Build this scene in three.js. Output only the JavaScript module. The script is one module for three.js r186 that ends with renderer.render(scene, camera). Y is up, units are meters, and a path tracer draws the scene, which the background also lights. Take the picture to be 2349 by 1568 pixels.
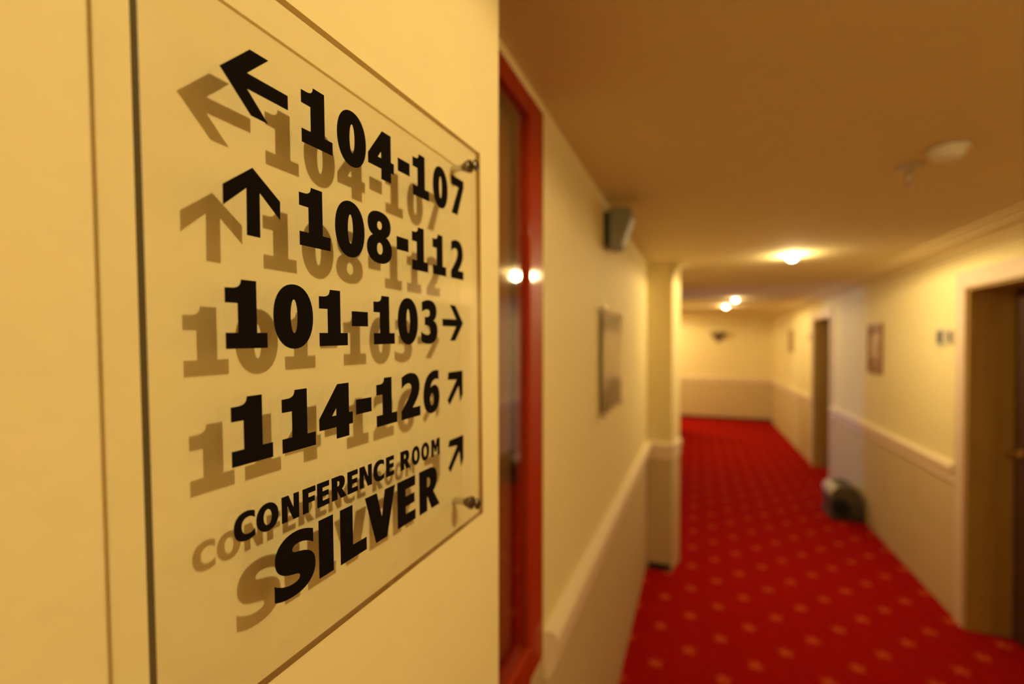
import * as THREE from 'three';
import { RoundedBoxGeometry } from 'three/addons/geometries/RoundedBoxGeometry.js';
import { mergeGeometries } from 'three/addons/utils/BufferGeometryUtils.js';
import { RectAreaLightUniformsLib } from 'three/addons/lights/RectAreaLightUniformsLib.js';

// ---------------------------------------------------------------- camera, light, exposure
RectAreaLightUniformsLib.init();
const W = 2349, H = 1568, FOCAL = 1069.3;
const scene = new THREE.Scene();
scene.background = new THREE.Color().setRGB(0.05, 0.065, 0.09);
const camera = new THREE.PerspectiveCamera(2 * Math.atan(H / 2 / FOCAL) * 180 / Math.PI, W / H, 0.01, 60);
camera.position.set(0, 1.8, 0);
camera.rotation.set(-0.01116, 0.38098, 0, 'YXZ');
camera.setViewOffset(W, H, 0, -15.6, W, H);
camera.focus = 0.335;
camera.userData.fStop = 2.5;
scene.add(camera);
const renderer = new THREE.WebGLRenderer();
renderer.toneMapping = THREE.LinearToneMapping;
renderer.toneMappingExposure = 0.9;
renderer.shadowMap.enabled = true;
const LAMP_COLOR = new THREE.Color().setRGB(1.0, 0.745, 0.33);
const LAMP_CD = 2.72;                       // candela of the near spotlight
// daylight of the window at the end of the side passage
const day = new THREE.RectAreaLight(new THREE.Color().setRGB(0.12, 0.34, 1.0), 26, 0.62, 1.3);
day.position.set(-4.96, 1.55, -6.45);
day.lookAt(3, 1.55, -6.45);
scene.add(day);

// ---------------------------------------------------------------- helpers
let seed = 7;
const rnd = () => { seed = (seed * 1664525 + 1013904223) >>> 0; return seed / 4294967296; };
const used = {};
function numbered(n) { const k = used[n] = (used[n] ?? -1) + 1; return k ? n + '_' + String(k).padStart(3, '0') : n; }
const V = (x, y, z) => new THREE.Vector3(x, y, z);
function part(name, geo, mat, parent, label) {
  const g = Array.isArray(geo) ? mergeGeometries(geo.map(q => q.index ? q.toNonIndexed() : q)) : geo;
  const m = new THREE.Mesh(g, mat); m.name = name; parent.add(m);
  if (label) m.userData.label = label;
  return m;
}
function structure(name, geo, mat, label) { const m = part(numbered(name), geo, mat, scene, label); m.userData.kind = 'structure'; return m; }
function structureGroup(name, label) { const g = new THREE.Group(); g.name = numbered(name); g.userData = { kind: 'structure', label }; scene.add(g); return g; }
function thing(name, label, category, pos = [0, 0, 0], group) {
  const g = new THREE.Group(); g.name = numbered(name); g.position.set(...pos); g.userData = { label, category };
  if (group) g.userData.group = group;
  scene.add(g); return g;
}
function box(x0, x1, y0, y1, z0, z1) {      // uv in metres
  const g = new THREE.BoxGeometry(Math.abs(x1 - x0), Math.abs(y1 - y0), Math.abs(z1 - z0));
  g.translate((x0 + x1) / 2, (y0 + y1) / 2, (z0 + z1) / 2);
  const p = g.attributes.position, n = g.attributes.normal, u = g.attributes.uv;
  for (let i = 0; i < p.count; i++) {
    const ax = Math.abs(n.getX(i)), ay = Math.abs(n.getY(i));
    if (ax > .5) u.setXY(i, p.getZ(i), p.getY(i)); else if (ay > .5) u.setXY(i, p.getX(i), p.getZ(i)); else u.setXY(i, p.getX(i), p.getY(i));
  }
  return g;
}
function rbox(x0, x1, y0, y1, z0, z1, r = .004, seg = 3) {
  const g = new RoundedBoxGeometry(Math.abs(x1 - x0), Math.abs(y1 - y0), Math.abs(z1 - z0), seg, r);
  g.translate((x0 + x1) / 2, (y0 + y1) / 2, (z0 + z1) / 2); return g;
}
function profile(points, a, b, outward) {   // a profile of [outward, height] swept on the line a-b
  const up = V(0, 1, 0), dir = outward.clone().cross(up), d = b.clone().sub(a);
  const start = d.dot(dir) > 0 ? a : b;
  const s = new THREE.Shape(points.map(p => new THREE.Vector2(p[0], p[1])));
  const g = new THREE.ExtrudeGeometry(s, { depth: d.length(), bevelEnabled: false });
  g.applyMatrix4(new THREE.Matrix4().makeBasis(outward, up, dir).setPosition(start)); return g;
}
function cyl(r0, r1, h, seg = 24) { return new THREE.CylinderGeometry(r0, r1, h, seg); }
function lathe(pts, seg = 32) { return new THREE.LatheGeometry(pts.map(p => new THREE.Vector2(p[0], p[1])), seg); }
const rgb = (r, g, b) => new THREE.Color().setRGB(r, g, b);
const mat = (r, g, b, o = {}) => new THREE.MeshStandardMaterial({ color: rgb(r, g, b), roughness: .8, ...o });
const phys = (r, g, b, o = {}) => new THREE.MeshPhysicalMaterial({ color: rgb(r, g, b), roughness: .5, ...o });

// tileable value noise
function noiseTile(w, h, cells, oct, sd) {
  seed = sd; const out = new Float32Array(w * h); let amp = 1, tot = 0;
  for (let o = 0; o < oct; o++) {
    const n = cells << o, t = new Float32Array(n * n); for (let i = 0; i < n * n; i++) t[i] = rnd();
    for (let y = 0; y < h; y++) for (let x = 0; x < w; x++) {
      const fx = x / w * n, fy = y / h * n, ix = fx | 0, iy = fy | 0; let u = fx - ix, v = fy - iy; u = u * u * (3 - 2 * u); v = v * v * (3 - 2 * v);
      const X = (ix + 1) % n, Y = (iy + 1) % n;
      out[y * w + x] += amp * ((t[iy * n + ix] * (1 - u) + t[iy * n + X] * u) * (1 - v) + (t[Y * n + ix] * (1 - u) + t[Y * n + X] * u) * v);
    }
    tot += amp; amp *= .55;
  }
  for (let i = 0; i < out.length; i++) out[i] /= tot;
  return out;
}
function texture(w, h, fn, srgb, rx, ry) {
  const d = new Uint8Array(w * h * 4);
  for (let y = 0; y < h; y++) for (let x = 0; x < w; x++) { const c = fn(x, y), i = (y * w + x) * 4; for (let k = 0; k < 3; k++) d[i + k] = Math.max(0, Math.min(255, c[k] * 255)); d[i + 3] = 255; }
  const t = new THREE.DataTexture(d, w, h); t.wrapS = t.wrapT = THREE.RepeatWrapping; t.magFilter = THREE.LinearFilter; t.minFilter = THREE.LinearMipmapLinearFilter; t.generateMipmaps = true;
  if (srgb) t.colorSpace = THREE.SRGBColorSpace;
  t.repeat.set(1 / rx, 1 / ry); t.needsUpdate = true; return t;
}
const lin2s = v => v <= .0031308 ? v * 12.92 : 1.055 * Math.pow(v, 1 / 2.4) - .055;

// ---------------------------------------------------------------- materials
const plasterNoise = noiseTile(512, 512, 32, 4, 11);
const plasterBump = texture(512, 512, (x, y) => { const v = plasterNoise[y * 512 + x]; return [v, v, v]; }, false, .35, .35);
const patchNoise = noiseTile(512, 512, 4, 6, 23);
function paint(r, g, b, vary, size = 1.3) {
  return texture(512, 512, (x, y) => { const k = 1 + (patchNoise[y * 512 + x] - .5) * vary + (plasterNoise[y * 512 + x] - .5) * vary * .6; return [lin2s(r * k), lin2s(g * k), lin2s(b * k)]; }, true, size, size);
}
const wallPaint = new THREE.MeshStandardMaterial({ map: paint(.81, .71, .41, .06), roughness: .75, bumpMap: plasterBump, bumpScale: .0004 });
const dadoPaint = new THREE.MeshStandardMaterial({ map: paint(.58, .475, .28, .08), roughness: .7, bumpMap: plasterBump, bumpScale: .0005 });
const ceilingPaint = new THREE.MeshStandardMaterial({ map: paint(.77, .66, .38, .06), roughness: .9, bumpMap: plasterBump, bumpScale: .0004 });
const trimPaint = mat(.82, .70, .54, { roughness: .45 });
const casingPaint = mat(.66, .52, .42, { roughness: .5 });
const corniceMat = mat(.77, .66, .38, { roughness: .7 });
// wood with grain
const grain = noiseTile(512, 512, 4, 6, 41);
function wood(r, g, b, rough, o = {}) {
  const t = texture(512, 512, (x, y) => {
    const q = grain[(y >> 3) * 512 + x], s = .5 + .5 * Math.sin((x / 512 * 34 + q * 9) * 2 * Math.PI / 2), k = .78 + .34 * s * grain[y * 512 + x] + .25 * (q - .5);
    return [lin2s(r * k), lin2s(g * k), lin2s(b * k)];
  }, true, .25, 1.2);
  return new THREE.MeshPhysicalMaterial({ map: t, roughness: rough, ...o });
}
const cherry = wood(.40, .035, .004, .5, { clearcoat: .22, clearcoatRoughness: .08, specularIntensity: .2 });
const liningWood = wood(.50, .32, .075, .5);
const doorWood = wood(.07, .03, .018, .45);
// carpet: red pile with gold flowers set in a staggered lattice and faint pin dots
const TX = .348, TZ = .374;
const pile = noiseTile(512, 512, 64, 3, 77), pileBig = noiseTile(512, 512, 6, 4, 79);
function flower(dx, dz, k) {
  const r = Math.hypot(dx, dz), a = Math.atan2(dz, dx);
  const edge = .032 + .013 * Math.cos(5 * a + k) + .004 * Math.cos(11 * a);
  return r < edge ? 1 : 0;
}
const carpetMap = texture(512, 512, (x, y) => {
  const px = x / 512 * TX, pz = y / 512 * TZ; let f = 0, dot = 0;
  for (const [cx, cz, k] of [[0, 0, .4], [TX, 0, .4], [0, TZ, .4], [TX, TZ, .4], [TX / 2, TZ / 2, 2.1]]) f = Math.max(f, flower(px - cx, pz - cz, k));
  for (let i = 0; i < 4; i++) for (let j = 0; j < 4; j++) { const qx = (i + .5) * TX / 4, qz = (j + .5) * TZ / 4; if (Math.hypot(px - qx, pz - qz) < .0075) dot = 1; }
  const k = .74 + .52 * pile[y * 512 + x] + .16 * (pileBig[y * 512 + x] - .5);
  const c = f ? [.54, .075, .018] : dot ? [.38, .02, .013] : [.345, .0045, .0025];
  return c.map(v => lin2s(v * k));
}, true, TX, TZ);
carpetMap.offset.set(.045 / TX, 3.283 / TZ);
const carpetBump = texture(512, 512, (x, y) => { const v = pile[y * 512 + x]; return [v, v, v]; }, false, .12, .12);
const carpet = new THREE.MeshPhysicalMaterial({ map: carpetMap, roughness: 1, bumpMap: carpetBump, bumpScale: .002, sheen: .06, sheenColor: rgb(.5, .03, .015), sheenRoughness: .6, specularIntensity: .08 });
const skirting = mat(.035, .006, .006, { roughness: .7 });
const windowGlass = phys(.95, .95, .95, { transmission: 1, roughness: .03, ior: 1.7, thickness: 0 });
const glassPane = phys(1, 1, 1, { transmission: 1, roughness: .02, ior: 1.5, thickness: 0 });
const acrylic = phys(.985, .985, .975, { transmission: 1, roughness: .015, ior: 1.49, thickness: 0 });
const matteAcrylic = phys(.98, .98, .97, { transmission: 1, roughness: .03, ior: 1.22, thickness: 0 });
const shadedEdge = phys(.07, .05, .022, { roughness: .4 });  // left edge only: dark internal reflection of the acrylic put into the colour
const acrylicEdge = phys(.62, .52, .34, { transmission: 1, roughness: .1, ior: 1.3, thickness: 0 });
const vinyl = phys(.008, .006, .005, { roughness: .9, specularIntensity: .03 });
const steel = phys(.62, .60, .56, { metalness: 1, roughness: .3 });
const darkSteel = phys(.16, .14, .11, { metalness: 1, roughness: .35 });
const brass = phys(.75, .5, .16, { metalness: 1, roughness: .25 });
const palePlastic = mat(.60, .57, .50, { roughness: .5 });
const whitePlastic = mat(.86, .85, .80, { roughness: .45 });
const greyPlastic = mat(.24, .25, .20, { roughness: .5 });
const blackPlastic = mat(.02, .018, .016, { roughness: .45 });

// ---------------------------------------------------------------- room shell
const CEIL = 2.437, XL = -.388, XR = 1.565, XS = -.2785, ZS = -.641, ZEND = -12.1, ZBACK = 3.6, RAIL = .95;
const ZTURN = -10.35;
const PIER = { z: -3.87, zb: -4.10, x: -.192, xb: -.142 };
const WIN = { z0: -.66, z1: -1.185, y0: .965, y1: 2.41 };
const PASS = { z0: -5.95, z1: -7.15, x: -5 };
const D1 = { z0: -2.83, z1: -3.78 }, D2 = { z0: -7.02, z1: -7.985 }, DH = 2.148, XD = 1.785;

structure('floor', box(-5.2, 2.05, -.12, 0, ZBACK + .1, ZEND - .1), carpet, 'red carpet with small gold flowers');
structure('ceiling', box(-5.2, 2.05, CEIL, CEIL + .12, ZBACK + .1, ZEND - .1), ceilingPaint, 'cream painted ceiling');

function wallSet(name, dadoName, boxes) {   // boxes of [x0,x1,y0,y1,z0,z1]; split at the dado rail
  const up = [], low = [];
  for (const [x0, x1, y0, y1, z0, z1] of boxes) {
    if (y1 > RAIL) up.push(box(x0, x1, Math.max(y0, RAIL), y1, z0, z1));
    if (y0 < RAIL) low.push(box(x0, x1, y0, Math.min(y1, RAIL), z0, z1));
  }
  structure(name, up, wallPaint, 'cream painted upper wall');
  if (low.length) structure(dadoName, low, dadoPaint, 'tan painted lower wall');
}
// projecting wall that carries the sign
structure('wall_sign', box(-.7, XS, 0, CEIL, ZBACK, ZS), wallPaint, 'cream painted projecting wall behind the sign');
wallSet('wall_left', 'wall_left_lower', [
  [-.7, XL, 0, WIN.y0, ZS, WIN.z1], [-.7, XL, WIN.y1, CEIL, ZS, WIN.z1],
  [-.7, XL, 0, CEIL, WIN.z1, PASS.z0], [-.7, XL, 0, CEIL, PASS.z1, ZTURN]]);
wallSet('wall_right', 'wall_right_lower', [
  [XR, 1.95, 0, CEIL, ZBACK, D1.z0], [XR, 1.95, DH, CEIL, D1.z0, D1.z1], [XR, 1.95, 0, CEIL, D1.z1, D2.z0],
  [XR, 1.95, DH, CEIL, D2.z0, D2.z1], [XR, 1.95, 0, CEIL, D2.z1, ZEND]]);
wallSet('wall_end', 'wall_end_lower', [[-3.1, 1.95, 0, CEIL, ZEND, ZEND - .1]]);
structure('wall_back', box(-.7, 1.95, 0, CEIL, ZBACK, ZBACK + .1), wallPaint, 'cream painted wall behind');
// side passages
structure('wall_turn', [box(-3.1, -.7, 0, CEIL, ZTURN, ZTURN + .1), box(-3.1, -3.0, 0, CEIL, ZTURN, ZEND)], wallPaint, 'cream walls of the passage turning off at the end');
structure('wall_passage', [box(-5, -.7, 0, CEIL, PASS.z0, PASS.z0 + .1), box(-5, -.7, 0, CEIL, PASS.z1, PASS.z1 - .1),
  box(-5.1, -5, 0, .9, PASS.z0, PASS.z1), box(-5.1, -5, 2.2, CEIL, PASS.z0, PASS.z1), box(-5.1, -5, .9, 2.2, PASS.z0, -6.13), box(-5.1, -5, .9, 2.2, -6.77, PASS.z1)], wallPaint, 'cream walls of the side passage');
{
  const w = structureGroup('window_2', 'daylight window closing the side passage');
  part('window_frame', [box(-5.08, -5.02, .9, .94, -6.13, -6.77), box(-5.08, -5.02, 2.16, 2.2, -6.13, -6.77), box(-5.08, -5.02, .94, 2.16, -6.13, -6.17), box(-5.08, -5.02, .94, 2.16, -6.73, -6.77)], trimPaint, w);
  part('pane', box(-5.054, -5.05, .94, 2.16, -6.17, -6.73), glassPane, w);
}
// pillar with a splayed side
function plan(points, y0, y1) {
  const s = new THREE.Shape(points.map(p => new THREE.Vector2(p[0], -p[1])));
  const g = new THREE.ExtrudeGeometry(s, { depth: y1 - y0, bevelEnabled: false }); g.rotateX(-Math.PI / 2); g.translate(0, y0, 0); return g;
}
const pierPlan = (o = 0) => [[XL - .01, PIER.z + o], [PIER.x + o * .8, PIER.z + o], [PIER.xb + o, PIER.zb], [XL - .01, PIER.zb]];
structure('wall_pillar', plan(pierPlan(), RAIL, CEIL), wallPaint, 'cream upper part of the projecting pillar');
structure('wall_pillar_lower', plan(pierPlan(), 0, RAIL), dadoPaint, 'tan lower part of the projecting pillar');
structure('baseboard_pillar', box(XL + .02, PIER.x - .006, 0, .052, PIER.z + .012, PIER.z), skirting, 'dark plinth strip at the foot of the pillar');
structure('foot_strip_end', box(-2.98, XR, 0, .07, ZEND, ZEND + .015), mat(.12, .01, .008, { roughness: 1 }), 'dark red strip at the foot of the end wall');  // thin strip, darker red than the carpet, along the end wall
// rounded haunch where the pillar meets the ceiling
{
  const R = .135, x = PIER.x, sh = new THREE.Shape(); sh.moveTo(x - .01, CEIL); sh.lineTo(x - .01, CEIL - R - .02); sh.lineTo(x, CEIL - R - .02); sh.lineTo(x, CEIL - R);
  for (let i = 1; i <= 12; i++) { const t = i / 12 * Math.PI / 2; sh.lineTo(x + R * (1 - Math.cos(t)), CEIL - R + R * Math.sin(t) - .001); }
  sh.lineTo(x + R, CEIL);
  structure('trim_1', new THREE.ExtrudeGeometry(sh, { depth: PIER.z - PIER.zb, bevelEnabled: false }).translate(0, 0, PIER.zb), wallPaint, 'rounded haunch at the head of the pillar');
}
// dado rails
const railPts = [[-.002, .885], [.012, .885], [.017, .893], [.017, .935], [.024, .945], [.034, .955], [.038, .975], [.038, 1.0], [.03, 1.015], [-.002, 1.018]];
const slimRail = railPts.map(([o, y]) => [o * .4, y]);
const L = V(1, 0, 0), Rr = V(-1, 0, 0), E_ = V(0, 0, 1);
structure('trim_2', profile(railPts, V(XL, 0, -1.205), V(XL, 0, PIER.z), L), trimPaint, 'pale dado rail');
structure('trim_3', profile(slimRail, V(XL, 0, PIER.z), V(PIER.x + .008, 0, PIER.z), E_), trimPaint, 'pale dado rail across the pillar front');
structure('trim_4', profile(slimRail, V(PIER.x - .002, 0, PIER.z + .006), V(PIER.xb, 0, PIER.zb), V(1, 0, 0).applyAxisAngle(V(0, 1, 0), -Math.atan2(.05, .23))), trimPaint, 'pale dado rail on the pillar side');
structure('trim_5', profile(railPts, V(XR, 0, D1.z1 - .1), V(XR, 0, D2.z0 + .1), Rr), trimPaint, 'pale dado rail between the two room doors');
structure('trim_6', profile(railPts, V(XR, 0, D2.z1 - .1), V(XR, 0, ZEND), Rr), trimPaint, 'pale dado rail beyond the far room door');
structure('trim_7', profile(railPts, V(-2.98, 0, ZEND), V(XR, 0, ZEND), E_), trimPaint, 'pale dado rail of the end wall');
structure('trim_10', profile(railPts, V(XR, 0, ZBACK), V(XR, 0, D1.z0 + .1), Rr), trimPaint, 'pale dado rail behind the near room door');
structure('trim_8', profile(railPts, V(XL, 0, PASS.z1 - .02), V(XL, 0, ZTURN + .02), L), trimPaint, 'pale dado rail beyond the side passage');
// cornice of the right wall
{
  const pts = [[-.002, 2.362], [.016, 2.362], [.02, 2.372], [.012, 2.378], [.012, 2.386], [.034, 2.39]];
  for (let i = 0; i <= 6; i++) { const a = i / 6 * Math.PI / 2; pts.push([.036 + .085 * (1 - Math.cos(a)), 2.39 + .024 * Math.sin(a)]); }
  pts.push([.121, 2.408], [.13, 2.408], [.136, 2.42], [.165, 2.422], [.172, 2.428], [.205, 2.429], [.21, CEIL], [-.002, CEIL]);
  structure('trim_9', profile(pts, V(XR, 0, ZBACK), V(XR, 0, ZEND), Rr), corniceMat, 'moulded cornice of the right wall');
}
// ---------------------------------------------------------------- glazed opening in the left wall
{
  const w = structureGroup('window_1', 'cherry wood framed dark glazed window beside the sign wall');
  part('jamb', rbox(-.425, -.384, WIN.y0 - .005, WIN.y1, WIN.z1, WIN.z1 + .105, .004), cherry, w);
  part('jamb', rbox(-.425, -.384, WIN.y0 - .005, WIN.y1, ZS, ZS - .09, .004), cherry, w);
  part('head', rbox(-.425, -.385, WIN.y1 - .05, WIN.y1, ZS - .09, WIN.z1 + .105, .004), cherry, w);
  part('sill', rbox(-.425, -.380, WIN.y0 - .005, WIN.y0 + .085, ZS - .09, WIN.z1 + .105, .005), cherry, w);
  part('glass', box(-.002, .002, WIN.y0 + .07, WIN.y1 - .04, -.19, .18).rotateY(.85 * Math.PI / 180).translate(-.3965, 0, -.905), windowGlass, w);   // the sash stands a little askew
  part('blind', box(-.445, -.44, WIN.y0, WIN.y1, ZS - .02, WIN.z1), mat(.30, .13, .03, { roughness: .95 }), w, 'dark brown blind behind the glass');
}
// ---------------------------------------------------------------- room doors in the right wall
for (const [i, D, far] of [[1, D1, false], [2, D2, true]]) {
  const g = structureGroup('door_' + i, far ? 'dark recessed room door further along' : 'dark recessed room door with brass handle');
  part('door_lining', [box(XR + .002, XD + .02, 0, DH - .012, D.z1 + .015, D.z1 - .001), box(XR + .002, XD + .02, 0, DH - .012, D.z0 - .015, D.z0 + .001), box(XR + .002, XD + .02, DH - .013, DH, D.z0 - .001, D.z1 + .001)], liningWood, g, 'brown door lining');
  part('door_leaf', rbox(XD, XD + .045, .006, DH - .014, D.z0 - .017, D.z1 + .017, .003), doorWood, g, 'dark wooden door leaf');
  const h = part('handle', [cyl(.024, .024, .008).rotateZ(Math.PI / 2).translate(XD - .004, 1.15, D.z1 + .09), cyl(.009, .009, .05).rotateZ(Math.PI / 2).translate(XD - .03, 1.15, D.z1 + .09), new THREE.CapsuleGeometry(.009, .1, 6, 12).rotateX(Math.PI / 2).translate(XD - .055, 1.15, D.z1 + .14)], brass, g, 'brass lever handle');
  const c = .105, t = .016;
  part('casing', [rbox(XR - t, XR + .004, 0, DH + c, D.z1, D.z1 - c, .004), rbox(XR - t, XR + .004, 0, DH + c, D.z0, D.z0 + c, .004), rbox(XR - t - .001, XR + .004, DH, DH + c, D.z0, D.z1, .004)], casingPaint, g, 'pale painted door casing');
}

// ---------------------------------------------------------------- the direction sign
const SIGN_T = .0058;
const a1 = 1.0 * Math.PI / 180, b1 = 1.1 * Math.PI / 180;
const e1 = V(Math.sin(a1) * Math.cos(b1), Math.sin(b1), -Math.cos(a1) * Math.cos(b1)), en = V(Math.cos(a1), 0, Math.sin(a1)), e2 = en.clone().cross(e1);
const sign = thing('direction_sign', 'clear acrylic hotel direction sign with black room numbers and arrows', 'sign');
new THREE.Matrix4().makeBasis(e1, e2, en).setPosition(-.25, 1.8, -.30).decompose(sign.position, sign.quaternion, sign.scale);
const mm = .001, S0 = -153.5, S1 = 215.5, T0 = -213, T1 = 225.5;
part('panel', box(S0 * mm + .0003, S1 * mm - .0003, T0 * mm + .0003, T1 * mm - .0003, -SIGN_T - .0003, -.0003), acrylic, sign, 'clear acrylic panel');
{
  const q = .0003, z0 = -SIGN_T - .0003, z1 = -.0003, A = S0 * mm, B = S1 * mm, C = T0 * mm, D = T1 * mm;
  part('panel_edge', box(A, A + q, C, D, z0, z1), shadedEdge, sign, 'left panel edge with dark internal reflection painted in');
  part('panel_edge', [box(B - q, B, C, D, z0, z1), box(A, B, C, C + q, z0, z1), box(A, B, D - q, D, z0, z1)], acrylicEdge, sign, 'polished panel edge');
}
for (const [s, t] of [[203, 207], [199, -196], [-141, 207], [-143, -196]]) {
  const x = -.25 + Math.sin(a1) * s * mm, len = x - XS;   // from the wall to the panel
  const so = part('standoff', cyl(.0040, .0040, len - SIGN_T - .0006, 20).rotateX(Math.PI / 2).translate(s * mm, t * mm, -(len + SIGN_T + .0006) / 2), steel, sign, 'metal stand-off pin');
  part('cap', [lathe([[0, 0], [.0066, 0], [.0066, .0012], [.0045, .003], [0, .003]], 24).rotateX(Math.PI / 2).translate(s * mm, t * mm, 0), lathe([[.0041, -.011], [.0075, -.003], [.0075, 0], [0, 0]], 24).rotateX(Math.PI / 2).translate(s * mm, t * mm, -SIGN_T - .0004)], darkSteel, so, 'dark flared screw cap');
}
// glyph outlines: unit box, y up; SVG-like strings
function shapeOf(str) {
  const tk = str.match(/[MLCZ]|-?[\d.]+/g), subs = []; let p = null, i = 0;
  const n = () => parseFloat(tk[i++]);
  while (i < tk.length) {
    const c = tk[i++];
    if (c === 'M') { p = new THREE.Path(); subs.push(p); p.moveTo(n(), n()); }
    else if (c === 'L') p.lineTo(n(), n());
    else if (c === 'C') p.bezierCurveTo(n(), n(), n(), n(), n(), n());
  }
  const s = new THREE.Shape(); s.curves = subs[0].curves; s.currentPoint = subs[0].currentPoint; s.holes = subs.slice(1); return s;
}
const oval = (cx, cy, rx, ry, k = .6) => `M ${cx} ${cy + ry} C ${cx + rx * k} ${cy + ry} ${cx + rx} ${cy + ry * k} ${cx + rx} ${cy} C ${cx + rx} ${cy - ry * k} ${cx + rx * k} ${cy - ry} ${cx} ${cy - ry} C ${cx - rx * k} ${cy - ry} ${cx - rx} ${cy - ry * k} ${cx - rx} ${cy} C ${cx - rx} ${cy + ry * k} ${cx - rx * k} ${cy + ry} ${cx} ${cy + ry}`;
const poly = a => 'M ' + a.map(p => p.join(' ')).join(' L ') + ' Z';
const GLYPH = {
  '1': 'M 0 0 L 1 0 L 1 .23 L .738 .23 L .738 1 L .375 1 C .36 .94 .35 .885 .18 .872 L 0 .868 L 0 .655 L .285 .655 L .285 .23 L 0 .23 Z',
  '0': oval(.5, .495, .5, .525, .6) + oval(.5, .50, .088, .275, .55),
  '4': poly([[.53, 1], [.88, 1], [.88, .44], [1, .44], [1, .215], [.88, .215], [.88, 0], [.49, 0], [.49, .215], [0, .215], [0, .42]]) + poly([[.49, .57], [.36, .43], [.49, .43]]),
  '7': poly([[0, 1], [1, 1], [1, .83], [.47, 0], [.0, 0], [.58, .76], [0, .76]]),
  '8': 'M .5 1.03 C .84 1.03 .96 .9 .96 .77 C .96 .65 .9 .57 .77 .53 C .92 .48 1 .39 1 .26 C 1 .08 .8 -.03 .5 -.03 C .2 -.03 0 .08 0 .26 C 0 .39 .08 .48 .23 .53 C .1 .57 .04 .65 .04 .77 C .04 .9 .16 1.03 .5 1.03' + oval(.5, .745, .095, .085) + oval(.5, .275, .115, .12),
  '3': 'M .06 .965 C .17 1.0 .33 1.03 .47 1.03 C .78 1.03 .95 .92 .95 .77 C .95 .65 .87 .57 .75 .54 C .91 .51 1 .42 1 .29 C 1 .1 .8 -.03 .45 -.03 C .28 -.03 .12 0 0 .05 L 0 .27 C .12 .22 .26 .19 .37 .19 C .5 .19 .55 .23 .55 .3 C .55 .38 .47 .42 .32 .42 L .22 .42 L .22 .62 L .33 .62 C .46 .62 .52 .65 .52 .715 C .52 .78 .46 .8 .36 .8 C .26 .8 .14 .77 .06 .735 Z',
  '2': 'M .03 .945 C .15 .99 .3 1.03 .47 1.03 C .8 1.03 .97 .9 .97 .7 C .97 .55 .86 .42 .58 .225 L 1 .225 L 1 0 L 0 0 L 0 .19 C .35 .43 .52 .56 .52 .68 C .52 .76 .45 .8 .35 .8 C .24 .8 .13 .76 .03 .7 Z',
  '6': 'M .95 1.0 C .85 1.02 .78 1.02 .72 1.02 C .27 1.0 0 .78 0 .42 C 0 .13 .19 -.03 .5 -.03 C .8 -.03 1 .12 1 .34 C 1 .55 .85 .66 .66 .66 C .57 .66 .49 .63 .43 .6 C .47 .74 .62 .8 .78 .8 C .84 .8 .9 .79 .95 .77 Z' + oval(.515, .31, .115, .15),
  '-': poly([[0, 0], [1, 0], [1, 1], [0, 1]]),
  S: 'M .95 .93 C .8 .99 .66 1.015 .54 1.015 C .22 1.015 .02 .87 .02 .67 C .02 .5 .13 .41 .33 .36 C .47 .325 .6 .32 .6 .265 C .6 .2 .5 .185 .42 .185 C .28 .185 .13 .23 0 .31 L 0 .05 C .14 0 .27 -.02 .42 -.02 C .78 -.02 1 .12 1 .345 C 1 .52 .88 .6 .69 .645 C .55 .68 .42 .675 .42 .735 C .42 .785 .5 .81 .58 .81 C .71 .81 .84 .765 .95 .7 Z',
  I: poly([[0, 0], [1, 0], [1, 1], [0, 1]]),
  L: poly([[0, 0], [1, 0], [1, .245], [.46, .245], [.46, 1], [0, 1]]),
  V: poly([[0, 1], [.37, 1], [.53, .46], [.64, 1], [1, 1], [.70, 0], [.33, 0]]),
  E: poly([[0, 0], [1, 0], [1, .225], [.44, .225], [.44, .4], [.95, .4], [.95, .615], [.44, .615], [.44, .775], [1, .775], [1, 1], [0, 1]]),
  F: poly([[0, 0], [.44, 0], [.44, .385], [.94, .385], [.94, .605], [.44, .605], [.44, .775], [1, .775], [1, 1], [0, 1]]),
  R: 'M 0 0 L 0 1 L .5 1 C .82 1 .88 .84 .88 .7 C .88 .56 .8 .46 .68 .405 L 1 0 L .58 0 L .385 .34 L .37 .34 L .37 0 Z' + 'M .37 .56 L .42 .56 C .5 .57 .52 .62 .52 .68 C .52 .76 .47 .79 .41 .79 L .37 .79 Z',
  C: 'M 1 .94 C .88 .99 .75 1.02 .62 1.02 C .22 1.02 0 .82 0 .5 C 0 .16 .22 -.02 .62 -.02 C .76 -.02 .88 .01 1 .06 L 1 .31 C .9 .24 .8 .205 .7 .205 C .49 .205 .36 .31 .36 .5 C .36 .7 .49 .8 .7 .8 C .8 .8 .9 .76 1 .69 Z',
  O: oval(.5, .5, .5, .52, .58) + oval(.5, .5, .185, .29, .56),
  N: poly([[0, 0], [0, 1], [.39, 1], [.68, .43], [.68, 1], [1, 1], [1, 0], [.65, 0], [.32, .62], [.32, 0]]),
  M: poly([[0, 0], [0, 1], [.34, 1], [.5, .58], [.66, 1], [1, 1], [1, 0], [.72, 0], [.72, .6], [.57, .22], [.43, .22], [.28, .6], [.28, 0]]),
};
function glyph(parent, name, str, x, y, w, h) {
  const g = new THREE.ExtrudeGeometry(shapeOf(str), { depth: .0002, bevelEnabled: false, curveSegments: 10 });
  g.scale(w * mm, h * mm, 1); g.translate(x * mm, y * mm, 0); part(name, g, vinyl, parent);
}
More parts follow.
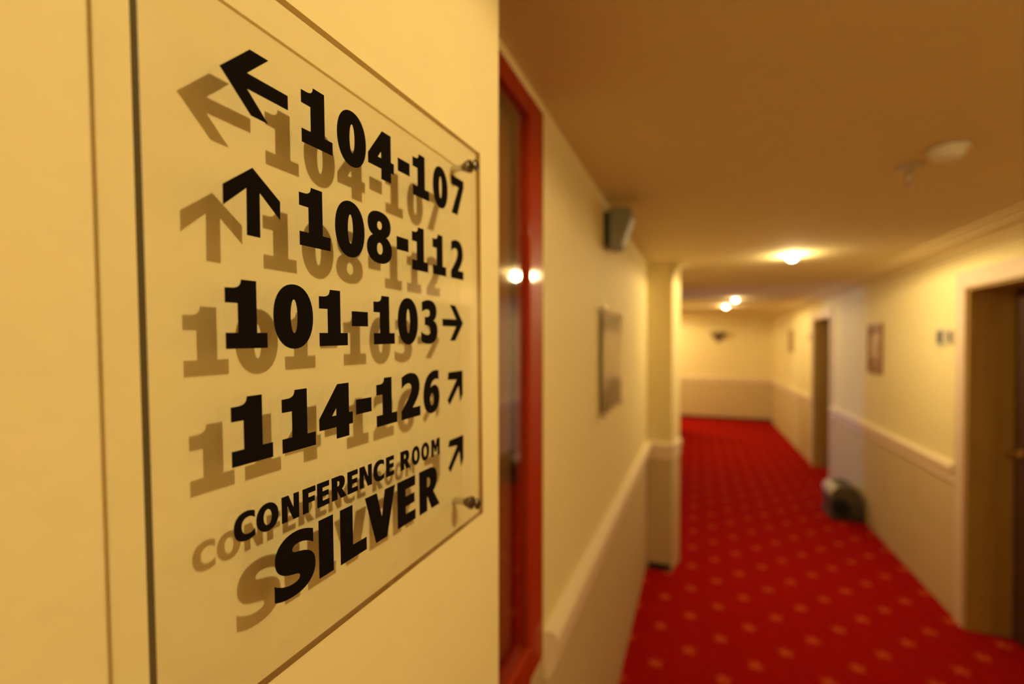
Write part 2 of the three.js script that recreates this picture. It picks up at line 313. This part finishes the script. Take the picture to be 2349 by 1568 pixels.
function row(name, label, base, cap, list, arrow) {
  const r = new THREE.Group(); r.name = name; r.userData.label = label; sign.add(r);
  for (const [c, x0, x1] of list) {
    if (c === '-') glyph(r, 'dash', GLYPH[c], x0, base + cap * .36, x1 - x0, cap * .285);
    else glyph(r, /\d/.test(c) ? 'digit' : 'letter', GLYPH[c], x0, base, x1 - x0, cap);
  }
  if (arrow) glyph(r, 'arrow', poly(arrow), 0, 0, 1, 1);
}
row('number_row', 'black arrow left and 104-107', 138.4, 40.4, [['1', -55, -26.8], ['0', -22, 9.8], ['4', 12.3, 45.9], ['-', 51.8, 69.5], ['1', 74.4, 101.7], ['0', 109, 137.7], ['7', 145.5, 172.8]],
  [[-112.4, 159.2], [-93.1, 178.7], [-80.1, 178.8], [-95.2, 163.7], [-66, 163.6], [-66, 154.4], [-95.5, 154.3], [-81.4, 139.2], [-93.2, 139.4]]);
row('number_row', 'black arrow up and 108-112', 68.1, 41, [['1', -58.4, -30.5], ['0', -25.6, 6.5], ['8', 9.2, 41.4], ['-', 48.5, 66], ['1', 71.8, 98.5], ['1', 107.2, 132.9], ['2', 143, 170.5]],
  [[-93.1, 108.3], [-73.7, 92.8], [-73.9, 81.1], [-88.5, 94.4], [-88.7, 66.9], [-97.8, 66.9], [-97.4, 95], [-112.4, 81.3], [-112.3, 93.2]]);
row('number_row', 'black 101-103 with arrow right', -1, 40.9, [['1', -112.7, -85.2], ['0', -80.6, -48.3], ['1', -42.6, -14.5], ['-', -9.6, 8.8], ['1', 16, 43.7], ['0', 48.5, 79.7], ['3', 85, 114.4]],
  [[168.4, 19.5], [151, 38.7], [139.8, 38.7], [153, 23.5], [124.2, 23.5], [124.4, 15.8], [152.6, 15.7], [139.4, .4], [150.4, .2]]);
row('number_row', 'black 114-126 with arrow pointing up right', -70.4, 40.7, [['1', -110.8, -83], ['1', -75.8, -47.9], ['4', -44.4, -10.5], ['-', -6.6, 11.6], ['1', 17.9, 45.4], ['2', 52, 82], ['6', 87.5, 116.8]],
  [[135, -33.4], [166, -33.4], [166, -60], [159.8, -68], [157, -49.5], [137, -68.6], [132.6, -62.8], [152.4, -42.5], [133.6, -41.2]]);
row('lettering_row', 'black words CONFERENCE ROOM with arrow pointing up right', -116, 17.2, [['C', -110.8, -96.9], ['O', -96, -80], ['N', -77.5, -63.6], ['F', -60.5, -49.2], ['E', -47.7, -36.3], ['R', -33.8, -18.6], ['E', -17.5, -6.2], ['N', -4, 10.6], ['C', 12.5, 26.3], ['E', 29, 40], ['R', 49.3, 64.6], ['O', 66.6, 80], ['O', 82.2, 96.3], ['M', 100, 116]],
  [[135.4, -106.4], [166.2, -106.4], [166, -133], [160.2, -141], [157, -122.5], [137, -141.2], [132.6, -135.6], [152.4, -115.3], [133.2, -113.2]]);
row('lettering_row', 'large black word SILVER', -167, 41.6, [['S', -84.2, -50.4], ['I', -47, -33.2], ['L', -26, 3], ['V', 1.8, 41], ['E', 44.2, 71.6], ['R', 78.2, 114.5]]);

// ---------------------------------------------------------------- ceiling spotlights
function spotlight(x, z, label, power = 1) {
  const g = thing('ceiling_spotlight', label, 'ceiling light', [x, CEIL, z], 'ceiling spotlights along the corridor');
  part('trim_ring', lathe([[.036, -.001], [.038, -.007], [.046, -.008], [.052, -.004], [.053, 0]], 36), palePlastic, g, 'pale round trim ring');
  part('lamp_lens', lathe([[0, -.044], [.014, -.042], [.026, -.035], [.034, -.024], [.038, -.012], [.039, -.002]], 32), new THREE.MeshStandardMaterial({ color: rgb(.9, .9, .9), emissive: rgb(1, .80, .52), emissiveIntensity: 24, roughness: .4 }), g, 'glowing bulging lens');
  const p = new THREE.SpotLight(LAMP_COLOR, LAMP_CD * power * 1.05, 0, 1.555, .1, 2); p.position.set(0, -.05, 0); p.target.position.set(0, -1, 0); p.castShadow = true; g.add(p, p.target);
  const q = new THREE.PointLight(LAMP_COLOR, LAMP_CD * power * .26, 0, 2); q.position.set(0, -.032, 0); q.castShadow = true; g.add(q);
}
spotlight(.70, -.42, 'glowing ceiling spotlight across the corridor from the direction sign', .80);
spotlight(.622, -3.876, 'glowing ceiling spotlight beside the projecting pillar', 1.42);
spotlight(.482, -7.344, 'glowing ceiling spotlight opposite the far room door', .5);
spotlight(.421, -8.637, 'glowing ceiling spotlight nearest the end wall', 1.4);
spotlight(-1.35, -11.0, 'glowing ceiling spotlight in the passage turning off at the end wall', 2.7);
spotlight(.66, 2.98, 'added fill spotlight on the ceiling near the rear wall', 1.0);  // unseen lamp behind the camera, added to raise the ambient fill

// ---------------------------------------------------------------- small things on ceiling and walls
{
  const d = thing('smoke_detector', 'round off-white smoke detector on the ceiling', 'smoke detector', [.748, CEIL, -1.935]);
  part('base', lathe([[0, 0], [.055, 0], [.055, -.012], [.05, -.016], [0, -.016]], 36), whitePlastic, d);
  part('cover', lathe([[0, -.045], [.02, -.044], [.036, -.038], [.043, -.028], [.046, -.016]], 36), whitePlastic, d);
  const s = thing('fire_sprinkler', 'small chrome fire sprinkler hanging from the ceiling', 'sprinkler', [.70, CEIL, -2.09]);
  part('rosette', lathe([[0, 0], [.04, 0], [.038, -.006], [.016, -.012], [0, -.012]], 32), palePlastic, s);
  part('stem', [cyl(.009, .009, .03).translate(0, -.026, 0), cyl(.003, .003, .03, 10).translate(.009, -.05, 0), cyl(.003, .003, .03, 10).translate(-.009, -.05, 0)], steel, s);
  part('deflector', lathe([[0, -.072], [.014, -.07], [.0155, -.066], [0, -.062]], 28), phys(.85, .8, .75, { metalness: 1, roughness: .12 }), s);
}
{ // alarm box high on the left wall
  const g = thing('alarm_box', 'small grey alarm box with dark bracket high on the left wall', 'alarm box', [XL, 2.30, -2.1]);
  part('bracket', rbox(0, .03, -.075, .075, -.05, .06, .008), blackPlastic, g, 'dark bracket');
  const s = new THREE.Shape(); s.moveTo(.028, .085); s.lineTo(.105, .08); s.quadraticCurveTo(.118, .07, .112, .04); s.lineTo(.075, -.062); s.quadraticCurveTo(.068, -.08, .05, -.08); s.lineTo(.028, -.078); s.closePath();
  part('housing', new THREE.ExtrudeGeometry(s, { depth: .09, bevelEnabled: true, bevelSize: .008, bevelThickness: .008, bevelSegments: 3 }).translate(0, 0, -.04), greyPlastic, g, 'pale grey tapered housing');
}
{ // acrylic picture on the left wall
  const zc = -2.19, yc = 1.722, hw = .255, hh = .228;
  const g = thing('acrylic_picture', 'acrylic covered grey picture on stand-offs on the left wall', 'picture', [XL, yc, zc]);
  part('cover', box(.018, .022, -hh, hh, -hw, hw), matteAcrylic, g, 'clear acrylic cover');
  seed = 5; const nz = noiseTile(128, 128, 4, 4, 61);
  const pic = texture(128, 128, (x, y) => {
    const v = y / 128, n = nz[y * 128 + x]; let k = .42 + .25 * (n - .5);
    if (v > .80 + .1 * (n - .5)) k = .05 + .06 * n; if (v < .30 + .35 * (n - .5)) k = .02 + .03 * n;
    return [lin2s(k), lin2s(k * .95), lin2s(k * .85)];
  }, true, 1, 1);
  const pg = new THREE.PlaneGeometry(hw * 2 - .03, hh * 2 - .03).rotateY(Math.PI / 2);
  part('print', [box(.0142, .0172, -hh + .012, hh - .012, -hw + .012, hw - .012)], mat(.5, .38, .14), g, 'olive backing board');
  part('picture_sheet', pg.translate(.0176, 0, 0), new THREE.MeshStandardMaterial({ map: pic, roughness: .5 }), g, 'grey landscape print with dark top and bottom');
  for (const s of [-1, 1]) for (const t of [-1, 1]) {
    const so = part('standoff', cyl(.006, .006, .024, 16).rotateZ(Math.PI / 2).translate(.012, t * (hh - .005), s * (hw - .006)), steel, g);
    part('cap', lathe([[0, .008], [.009, .007], [.013, .003], [.013, 0], [0, 0]], 24).rotateZ(-Math.PI / 2)  .translate(.024, t * (hh - .005), s * (hw - .006)), steel, so, 'polished round cap');
  }
}
function framed(name, label, z, y, w, h, frameMat, paint) {      // on the right wall
  const g = thing(name, label, 'picture', [XR, y, z]);
  const t = .028, d = .022;
  part('frame', [rbox(-d, 0, -h / 2, h / 2, -w / 2, -w / 2 + t, .004), rbox(-d, 0, -h / 2, h / 2, w / 2 - t, w / 2, .004), rbox(-d, 0, h / 2 - t, h / 2, -w / 2 + t, w / 2 - t, .004), rbox(-d, 0, -h / 2, -h / 2 + t, -w / 2 + t, w / 2 - t, .004)], frameMat, g);
  part('picture_sheet', new THREE.PlaneGeometry(w - 2 * t, h - 2 * t).rotateY(-Math.PI / 2).translate(-.006, 0, 0), new THREE.MeshStandardMaterial({ map: paint, roughness: .6 }), g);
}
const nz2 = noiseTile(128, 128, 4, 4, 91);
framed('framed_picture', 'red-brown framed picture between the two room doors', -5.40, 1.755, .36, .47, wood(.30, .13, .055, .5), texture(128, 128, (x, y) => {
  const n = nz2[y * 128 + x], v = y / 128; let c = [.52, .36, .22]; if (v > .80 + .2 * (n - .5)) c = [.30, .08, .03]; if (v < .28 + .3 * (n - .5)) c = [.33, .14, .06];
  return c.map(q => lin2s(q * (.7 + .6 * n)));
}, true, 1, 1));
framed('framed_picture', 'small olive framed picture beyond the far room door', -9.74, 1.845, .40, .40, mat(.34, .22, .05, { roughness: .5 }), texture(128, 128, (x, y) => { const n = nz2[y * 128 + x]; return [.42, .30, .12].map(q => lin2s(q * (.5 + n))); }, true, 1, 1));
function plate(label, z, y, w, h) {
  const g = thing('switch_plate', label, 'wall switch', [XR, y, z]);
  part('cover', rbox(-.012, 0, -h / 2, h / 2, -w / 2, w / 2, .004), palePlastic, g);
  part('rocker', rbox(-.017, -.01, -h * .36, h * .36, -w * .32, w * .22, .003), blackPlastic, g, 'dark rocker');
}
plate('pale switch plate with dark rocker near the near room door', -4.10, 1.845, .13, .125);
plate('small dark call plate directly beside the near room door casing', -3.965, 1.845, .055, .10);
plate('switch plate beside the far room door', -8.22, 1.90, .11, .11);
{ // unlit wall lamp on the end wall
  const g = thing('wall_lamp', 'unlit dark bowl-shaped wall lamp on the end wall', 'wall lamp', [.43, 1.99, ZEND]);
  const bowl = new THREE.LatheGeometry([[0, -.12], [.04, -.115], [.09, -.08], [.14, -.01], [.185, .075], [.178, .075], [.13, -.005], [.08, -.07], [0, -.105]].map(p => new THREE.Vector2(...p)), 28, Math.PI * 1.5, Math.PI);
  part('bowl', bowl, mat(.13, .085, .045, { roughness: .5 }), g, 'dark half bowl shade');
  part('back_plate', rbox(-.05, .05, -.16, .04, 0, .014, .004), darkSteel, g);
}
{ // shoe polishing machine on the carpet
  const g = thing('shoe_polishing_machine', 'low dark shoe polishing machine with pale top edges on the carpet', 'shoe polisher', [1.405, 0, -5.82]);
  part('base_plate', rbox(-.145, .145, 0, .03, -.19, .19, .006), blackPlastic, g);
  const s = new THREE.Shape(); s.moveTo(-.125, .03); s.lineTo(-.135, .21); s.quadraticCurveTo(-.13, .30, -.05, .335); s.lineTo(.05, .335); s.quadraticCurveTo(.13, .30, .135, .21); s.lineTo(.125, .03); s.closePath();
  part('body', new THREE.ExtrudeGeometry(s, { depth: .32, bevelEnabled: true, bevelSize: .006, bevelThickness: .01, bevelSegments: 3, curveSegments: 14 }).translate(0, 0, -.16), mat(.075, .06, .035, { roughness: .5 }), g, 'dark olive housing');
  for (const q of [-1, 1]) {
    const c = new THREE.Shape(); c.moveTo(q * .142, .235); c.quadraticCurveTo(q * .138, .30, q * .085, .331); c.lineTo(q * .085, .322); c.quadraticCurveTo(q * .129, .295, q * .136, .235); c.closePath();
    part('cover_strip', new THREE.ExtrudeGeometry(c, { depth: .35, bevelEnabled: false, curveSegments: 14 }).translate(0, 0, -.175), mat(.52, .48, .4, { roughness: .4 }), g, 'pale curved cover strip');
  }
  part('brush', cyl(.075, .08, .05, 36).rotateX(Math.PI / 2).translate(-.055, .135, .195), mat(.006, .005, .005, { roughness: 1 }), g, 'round black brush');
  part('brush', cyl(.055, .06, .04, 36).rotateX(Math.PI / 2).translate(.075, .115, .19), mat(.05, .04, .022, { roughness: 1 }), g, 'round brown brush');
}

scene.traverse(o => { if (o.isMesh) { o.castShadow = true; o.receiveShadow = true; } });
renderer.render(scene, camera);
